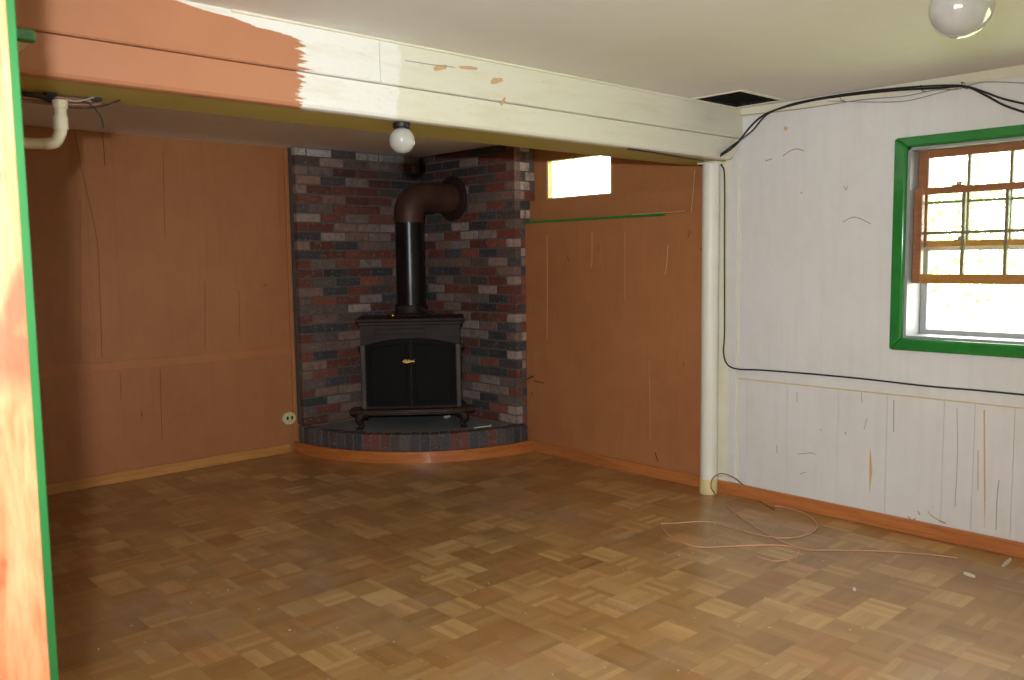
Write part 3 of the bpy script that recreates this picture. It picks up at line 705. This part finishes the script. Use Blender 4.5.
for k in range(28):
    a = 2*math.pi*k/28; P.append((-0.016+0.044*math.cos(a), 0.060, 0.478+0.011*math.sin(a)*(1+0.3*math.cos(3*a))))
m.prism(P, (0, 0.012, 0))
for q in range(4): m.lathe([(0.0075, 0), (0.004, 0.005)], (-0.044+q*0.019, 0.060, 0.478+(0.004 if q % 2 else -0.001)), (0, -1, 0), 10)
m.tube([(0.016, 0.058, 0.482), (0.030, 0.056, 0.494)], [0.005, 0.003], 8)
m.build('emblem', BRASS, st, local=True, label='small gold emblem')
m = MB()      # ash lip: bowed shelf
n = 20; lp = []
for k in range(n+1):
    x = -0.44+0.88*k/n; lp.append((x, 0.055-0.065*(1-(x/0.44)**2)**0.7 if abs(x) < 0.4399 else 0.055, 0.108))
m.prism(lp+[(0.44, 0.16, 0.108), (0.40, 0.20, 0.108), (-0.40, 0.20, 0.108), (-0.44, 0.16, 0.108)], (0, 0, 0.030))
lp2 = [(x*0.97, y-0.006, z) for x, y, z in lp]
m.tube([(x*1.0, y-0.002, 0.123) for x, y, z in lp], 0.011, 8)
m.build('ash_lip', LIPM, st, local=True, smooth=True)
m = MB(); m.box(-0.34, 0.34, 0.09, 0.46, 0.085, 0.135, 0.01); m.build('bottom_plate', IRON, st, local=True)
def leg(sx, y):
    m = MB()
    pts = [Vector((sx*0.335, y+0.03, 0.112)), Vector((sx*0.365, y, 0.095)), Vector((sx*0.375, y-0.012, 0.065)), Vector((sx*0.352, y-0.004, 0.035)), Vector((sx*0.366, y-0.014, 0.014))]
    m.tube(spline(pts, 4), [0.040-0.026*min(1, k/13) for k in range(17)], 10); m.lathe([(0.012, 0.0), (0.024, 0.002), (0.026, 0.010), (0.014, 0.022)], (sx*0.368, y-0.016, 0.0), seg=14)
    m.build('leg', IRON, st, local=True, smooth=True)
for sx in (-1, 1): leg(sx, 0.04); leg(sx, 0.41)
m = MB(); m.lathe([(0.142, 0.783), (0.140, 0.795), (0.118, 0.815), (0.115, 0.865), (0.120, 0.868)], (0, 0.32, 0), seg=40); m.build('flue_collar', IRON, st, local=True, smooth=True)

# flue pipe
ca, sa = math.cos(ang), math.sin(ang)
fx, fy = fc.x - sa*0.32, fc.y + ca*0.32
g = root('flue_pipe', (fx, fy, HZ+0.83), 'black round flue pipe rising from stove into rusty elbow and brick wall', 'stove pipe')
m = MB(); m.lathe([(0.104, 0.869+HZ), (0.104, 1.68)], (fx, fy, 0), seg=44); m.build('vertical_pipe', PIPE, g, smooth=True)
ZE = 1.85; m = MB()
pts = [(fx, fy, 1.66), (fx, fy, 1.70)]
rb = 0.135
for k in range(7):
    a = math.pi/2*k/6; pts.append((fx+rb*(1-math.cos(a)), fy, ZE-rb+rb*math.sin(a)))
pts += [(-BT-0.015, fy, ZE)]
m.tube(pts, [0.108]*2+[0.111]*7+[0.107], 40); m.build('elbow', RUST, g, smooth=True, label='rusty brown elbow')
m = MB(); m.lathe([(0.110, 0.03), (0.120, 0.02), (0.165, 0.012), (0.168, 0.0)], (-BT-0.002, fy, ZE), (-1, 0, 0), 40)
m.lathe([(0.168, 0.0), (0.168, 0.014), (0.155, 0.022), (0.118, 0.026)], (-BT-0.003, fy, ZE), (-1, 0, 0), 40); m.build('wall_collar', RUST_D, g, smooth=True, label='dark wall flange')

# things lying on the stove top
def stv(x, y, z): return Vector((fc.x+ca*x-sa*y, fc.y+sa*x+ca*y, HZ+z))
p = stv(-0.125, 0.15, 0.785); m = MB(); m.lathe([(0.010, 0), (0.020, 0.006), (0.023, 0.018), (0.018, 0.030), (0.006, 0.037)], p, seg=20)
m.build('brass_ball', BRASS, smooth=True, label='small round brass ball lying left of the flue on stove top', cat='ball')
p = stv(0.01, 0.13, 0.785); m = MB(); m.lathe([(0.022, 0), (0.034, 0.006), (0.036, 0.010), (0.028, 0.012)], p, seg=20)
m.build('brass_disc', BRASS, smooth=True, label='flat brass disc lying in front of the flue on stove top', cat='disc')
m = MB(); m.tube([stv(0.03, 0.235, 0.868), stv(0.10, 0.19, 0.830), stv(0.19, 0.16, 0.797)], [0.012, 0.015, 0.012], 10, smooth=0)
m.build('iron_handle', IRON, label='dark iron handle leaning against the flue on stove top', cat='handle')
m = MB(); a, b_ = pt(474, 428, 2, HZ+.004), pt(491, 426, 2, HZ+.004); m.tube([a, (a+b_)/2+Vector((0, 0, .002)), b_, b_+Vector((.02, .03, .006))], 0.004, 6)
m.build('white_wood_sliver', PAINTCHIP, label='thin white sliver lying on hearth right of the stove', cat='debris')
m = MB(); c_ = pt(447, 417, 2, HZ+0.012)
for k in range(9): m.tube([c_+Vector((R.uniform(-.025, .025), R.uniform(-.025, .025), R.uniform(-.008, .012))), c_+Vector((R.uniform(-.025, .025), R.uniform(-.025, .025), R.uniform(-.008, .012)))], 0.004, 5)
m.build('crumpled_paper', PAINTCHIP, label='small crumpled pale scrap on hearth under the stove', cat='debris')

# ------------------------------------------------------------------ ceiling globes
def globe(name, c_, r_, ztop, label, holder=0.032):
    g_ = root(name, (c_[0], c_[1], c_[2]-r_), label, 'globe light', 'round white ceiling globes')
    m = MB(); prof = []
    for k in range(25):
        a = -math.pi/2+math.pi*k/24; rr = r_*math.cos(a); prof.append((max(rr, 1e-4), r_*math.sin(a)))
    m.lathe(prof, c_, seg=40); m.build('glass_globe', OPAL, g_, smooth=True)
    m = MB(); z = c_[2]+r_*0.93
    m.lathe([(holder, 0), (holder*1.08, 0.004), (holder*1.08, ztop-z-0.004), (holder*0.9, ztop-z)], (c_[0], c_[1], z), seg=24); m.build('lamp_holder', VENTM, g_, smooth=True)
d_ = fw + rt*((961.5-512)/FPX) - up*((7-340)/FPX); c_ = CAM+d_*((2.085-CAM.z)/d_.z)
globe('globe_light', c_, 0.086, H, 'large white glass globe lamp on the ceiling near the window wall', 0.05)
c_ = pt(402, 140.5, 1, -2.89); globe('globe_light', c_, 0.0505, 1.920, 'small white globe bulb in dark socket under the beam before the brickwork', 0.032)

# ------------------------------------------------------------------ outlet
p = pt(288, 418, 1, 0.0)
g = root('wall_outlet', (p.x, 0, p.z-0.05), 'ivory double outlet low on brown wall beside the hearth', 'outlet')
m = MB(); n = 28; P = []
for k in range(n):
    a = 2*math.pi*k/n; ex = abs(math.cos(a))**0.8*math.copysign(1, math.cos(a)); P.append((p.x+0.052*ex, 0.0, p.z+0.044*math.sin(a)))
m.prism(P, (0, -0.022, 0)); m.build('plate', IVORY, g)
for s_ in (-1, 1):
    m = MB(); m.lathe([(0.015, 0.022), (0.015, 0.026), (0.012, 0.028)], (p.x+s_*0.018, 0, p.z+0.004), (0, -1, 0), 18); m.build('socket', IVORY, g)
    m = MB(); m.box(p.x+s_*0.018-0.007, p.x+s_*0.018+0.007, -0.031, -0.026, p.z-0.008, p.z+0.016, 0.002); m.build('slot', BLACK, g)

# ------------------------------------------------------------------ cables on the white wall
def wpts(L, x): return [pt(a, b_, 0, x) for a, b_ in L]
def cable(name, L, x, r_, mat, label, cat='cable', sm=6, head=()):
    m = MB(); m.tube([pt(a, b_, 1, yy) for a, b_, yy in head]+wpts(L, x), r_, 8, smooth=sm); return m.build(name, mat, smooth=True, label=label, cat=cat)
cable('black_cable', [(750, 127), (761, 117), (775, 110), (810, 101), (850, 95), (900, 90), (938, 88), (965, 86.5), (985, 95), (1006, 106), (1040, 117)], -0.030, 0.0052, BLACKC, 'thicker black cable looping along top of white wall and dipping to the right', head=[(720.5, 156, -2.962), (735, 145.5, -2.97)])
cable('black_cable', [(752, 131), (763, 118), (773, 111), (800, 102), (850, 93.5), (900, 88), (940, 85.5), (964, 86), (982, 91), (1004, 99), (1040, 107)], -0.040, 0.0045, BLACKC, 'thinner black cable running just above its twin along top of white wall', head=[(721, 154, -2.965), (736, 143, -2.975)])
cable('grey_wire', [(735, 116), (800, 109), (860, 100), (905, 96), (935, 90), (958, 89), (985, 82), (1040, 84)], -0.02, 0.0022, GREYC, 'thin grey wire strung along the ceiling edge above the window', 'wire')
cable('grey_wire', [(828, 101), (870, 102), (905, 101), (935, 94), (958, 88)], -0.022, 0.0018, GREYC, 'short slack grey wire drooping under the black cables', 'wire')
cable('grey_wire', [(727, 140), (723, 130), (727, 118), (738, 104), (760, 99), (800, 98)], -0.05, 0.0018, GREYC, 'thin curled wire hanging at the beam end by the vent', 'wire')
cable('phone_cable', [(700, 160.5), (714, 159), (722, 166), (724.5, 180), (724.5, 250), (724.5, 330), (723.5, 352), (727, 364), (737, 369), (760, 370), (800, 373), (860, 378.5), (926, 386), (980, 390.5), (1045, 397)], -0.020, 0.0045, BLACKC, 'black cable running down beside the post and along the white rail')
for (a, b_), lb in zip(((843, 98.5), (924, 89), (965, 86)), ('left of the window casing corner, nearest the ceiling vent', 'above the green casing corner of the window', 'above the window where the cables start to dip')):
    p = pt(a, b_, 0, -0.02); m = MB()
    m.tube([(0, p.y-0.005, p.z-0.012), (-0.052, p.y-0.005, p.z-0.012), (-0.052, p.y+0.005, p.z+0.014), (0, p.y+0.005, p.z+0.014)], 0.002, 6)
    m.build('cable_staple', VENTM, label='dark staple holding the black cables '+lb, cat='staple')
m = MB(); R2 = random.Random(3)
m.tube([pt(a, b_, 1, -2.93) for a, b_ in ((628, 149), (640, 150.5), (655, 152.8), (685, 158), (703, 160.5))], 0.004, 8, smooth=5)
m.build('beam_cable', BLACKC, smooth=True, label='black cable along the beam bottom edge next to the post top', cat='cable')

# ------------------------------------------------------------------ wire and chips on the floor
def fpts(L, z=0.004): return [pt(a, b_, 2, z) for a, b_ in L]
m = MB()
m.tube(spline(fpts([(661, 523.5), (676, 523), (690, 522), (705, 521.5), (720, 524), (740, 530), (765, 536), (785, 538), (802, 536), (814, 531), (817, 524), (806, 514), (788, 508), (775, 506)]), 6), 0.0028, 6)
m.tube(spline(fpts([(661, 527), (670, 536), (684, 543), (700, 547), (725, 546.5), (750, 545.5), (775, 545), (792, 547), (799, 552), (792, 558), (778, 561), (765, 559), (757, 556)]), 6), 0.0028, 6)
m.build('pink_wire', COPPER, smooth=True, label='pinkish copper wire looped on the floor in front of the post', cat='wire')
m = MB(); m.tube(spline(fpts([(725, 505), (745, 520), (775, 538), (805, 549), (830, 550), (880, 551), (925, 554), (958, 558)]), 6), 0.0028, 6)
m.build('tan_wire', COPPER, smooth=True, label='straight tan wire trailing right from the loops beside the orange baseboard', cat='wire')
base = [Vector(pt(716, 495, 2, 0.004)), pt(711, 487, 1, -2.95), pt(713, 478, 1, -2.95), pt(722, 473.5, 1, -3.0), pt(735, 478, 1, -3.08), pt(745, 487, 2, 0.05), pt(758, 500, 2, 0.006), pt(775, 510, 2, 0.004)]
m = MB(); m.tube(spline(base, 6), 0.0028, 6); m.build('brown_wire', BROWNC, smooth=True, label='dark brown wire curling up in an arch at the foot of post', cat='wire')
def chip(px, py, dx, dy, w, label):
    a = pt(px, py, 2, 0.002); b2 = pt(px+dx, py+dy, 2, 0.002); t = (b2-a); nn = Vector((-t.y, t.x, 0)).normalized()*w
    m = MB(); P = [a-nn*0.6, a+nn, a+t*0.55+nn*1.15, b2+nn*0.35, b2-nn*0.5, a+t*0.45-nn*1.05]
    m.prism([(q.x, q.y, 0.001) for q in P], (0, 0, 0.006)); m.prism([(q.x, q.y, 0.007) for q in [a-nn*0.2, a+t*0.4+nn*0.9, b2, a+t*0.5-nn*0.3]], (0, 0, 0.007))
    m.build('paint_chip', PAINTCHIP, label=label, cat='debris', group='pale chips fallen on the floor')
chip(964, 574, 11, 4, 0.006, 'flat pale paint chip on the floor nearer the camera than its upright neighbour')
chip(1003, 567, 8, -7, 0.006, 'slanted white paint chip against the orange baseboard under the window')
chip(853, 590, 3, 1, 0.003, 'tiny white chip on open floor left of the two larger chips')
m = MB(); R3 = random.Random(9)
for k in range(150):
    x, y = R3.uniform(-3.9, -0.15), R3.uniform(-5.2, -1.5)
    s_ = R3.uniform(0.0018, 0.0042); a = R3.uniform(0, 3.1)
    m.prism([(x+s_*math.cos(a+q), y+s_*math.sin(a+q)*R3.uniform(0.5, 1), 0.0002) for q in (0, 1.3, 2.6, 4.2)], (0, 0, 0.0016))
m.build('floor_crumbs', PAINTCHIP, kind='stuff', label='tiny pale crumbs and grit scattered over the parquet', cat='crumbs')

# ------------------------------------------------------------------ shelf on the doorway wall
YF = -3.72; sa_, sb_ = pt(36, 30, 1, YF), pt(36, 42, 1, YF); XS = sa_.x
g = root('wall_shelf', ((XD+XS)/2, YF+0.3, sb_.z), 'small shelf with green edge high at left beside the door frame', 'shelf')
MB().box(XD, XS-0.006, YF+0.02, YF+0.62, sb_.z, sb_.z+0.010).build('shelf_underboard', CREAM, g, label='cream underside')
m = MB(); m.box(XD, XS, YF, YF+0.02, sb_.z, sa_.z, 0.004); m.box(XD, XS, YF+0.02, YF+0.62, sb_.z+0.010, sa_.z, 0.003); m.build('shelf_board', GREEN, g)

# ------------------------------------------------------------------ pipes and wires under the beam at the left
YP = -2.72
def bp(px, py, y=YP): return pt(px, py, 1, y)
g = root('drain_pipe', bp(60, 120), 'white plastic elbow pipe hanging under the left end of beam', 'pipe')
m = MB(); a, b_, c2, e_ = bp(60, 101), bp(60.5, 122), bp(58, 140), bp(44, 145)
m.tube(spline([a, b_, bp(60.5, 132), bp(55, 142), bp(44, 144)], 6), 0.018, 20); m.build('elbow', PVC, g, smooth=True)
m = MB(); m.lathe([(0.022, -0.02), (0.022, 0.02)], bp(60.5, 123), seg=24); m.build('pipe_collar', PVC, g, smooth=True); m = MB(); m.lathe([(0.022, -0.012), (0.022, 0.014)], bp(60, 105), seg=24); m.build('pipe_collar', PVC, g, smooth=True)
m = MB(); a = bp(45, 144); m.tube([a, (XD+0.01, a.y, a.z-0.02)], 0.0165, 16); m.build('side_run', PVC, g, smooth=True)
g = root('copper_pipe', bp(60, 100), 'tarnished copper pipe strapped under the beam above white elbow', 'pipe')
m = MB(); a, b_ = bp(97, 101.5, -2.68), bp(60, 98, -2.68); d_ = (b_-a).normalized(); far = Vector((XD, b_.y, b_.z))
m.tube([a, b_, far], 0.0085, 14); m.build('pipe_run', PIPEC, g, smooth=True)
m = MB(); a2, b2 = bp(94, 105, -2.68), bp(60, 104, -2.68); m.tube([a2, b2, (XD, b2.y, b2.z)], 0.006, 12); m.tube([a+Vector((0, 0, 0)), (a+a2)/2+Vector((0.012, 0, 0)), a2], 0.007, 10); m.build('return_bend', PIPEC, g, smooth=True)
for px in (50, 95):
    q = bp(px, 101, -2.68); m = MB(); m.box(q.x-0.010, q.x+0.010, -2.692, -2.668, q.z-0.006, 1.921, 0.002); m.box(q.x-0.016, q.x+0.016, -2.70, -2.66, 1.910, 1.921, 0.002); m.build('hanger', VENTM, g)
def bw(name, L, r_, mat, label, y=-2.70):
    m = MB(); m.tube(spline([bp(a_, b__, y) for a_, b__ in L], 5), r_, 6); m.build(name, mat, smooth=True, label=label, cat='wire')
bw('pale_wire', [(66, 100), (80, 101), (97, 96), (110, 91), (122, 86)], 0.0028, GREYC, 'pale wire end poking right from the copper pipe')
bw('dark_wire', [(58, 112), (64, 107), (78, 108), (95, 107.5), (112, 103), (126, 97)], 0.0022, BLACKC, 'dark wire sagging behind the white elbow pipe')
bw('dark_wire', [(72, 100), (86, 102), (94, 108), (101, 117), (104, 128)], 0.0022, BLACKC, 'dark wire dangling free right of the white elbow pipe')
bw('dark_wire', [(16, 93), (35, 96), (50, 100), (62, 103)], 0.006, BLACKC, 'thick black wire reaching the elbow pipe from the left')

# ------------------------------------------------------------------ outside
MB().box(0.32, 40, -30, 25, 0.25, 0.45).build('lawn', LAWN, kind='structure')
def shrub(x, y, r_, h_, n, label, seed):
    Q = random.Random(seed); g_ = root('leafy_shrub', (x, y, 0.45), label, 'shrub', 'shrubs outside the window')
    m = MB()
    for k in range(n):
        a = Q.uniform(0, 2*math.pi); b2 = math.acos(Q.uniform(-0.9, 1)); rr = Q.uniform(0.55, 1)
        c3 = Vector((x+r_*rr*math.sin(b2)*math.cos(a), y+r_*rr*math.sin(b2)*math.sin(a), 0.45+h_*0.52+h_*0.5*rr*math.cos(b2)))
        u_ = Vector((Q.uniform(-1, 1), Q.uniform(-1, 1), Q.uniform(-1, 1))).normalized(); v_ = u_.orthogonal().normalized(); s2 = Q.uniform(0.04, 0.09)
        m.add([c3-u_*s2, c3-v_*s2*0.45, c3+u_*s2, c3+v_*s2*0.45], [(0, 1, 2, 3)])
    m.build('foliage', LEAF, g_)
    m = MB()
    for k in range(5):
        a = k*1.257; m.tube([(x, y, 0.44), (x+0.2*r_*math.cos(a), y+0.2*r_*math.sin(a), 0.45+h_*0.4), (x+0.5*r_*math.cos(a), y+0.5*r_*math.sin(a), 0.45+h_*0.8)], [0.04, 0.025, 0.01], 7)
    m.build('stem', BARK, g_)
shrub(5.2, 0.6, 1.5, 1.9, 2200, 'pale leafy shrub outside, furthest left through the large window', 1)
shrub(6.4, -2.6, 1.7, 2.2, 2400, 'pale leafy shrub outside, right of the other through the large window', 2)
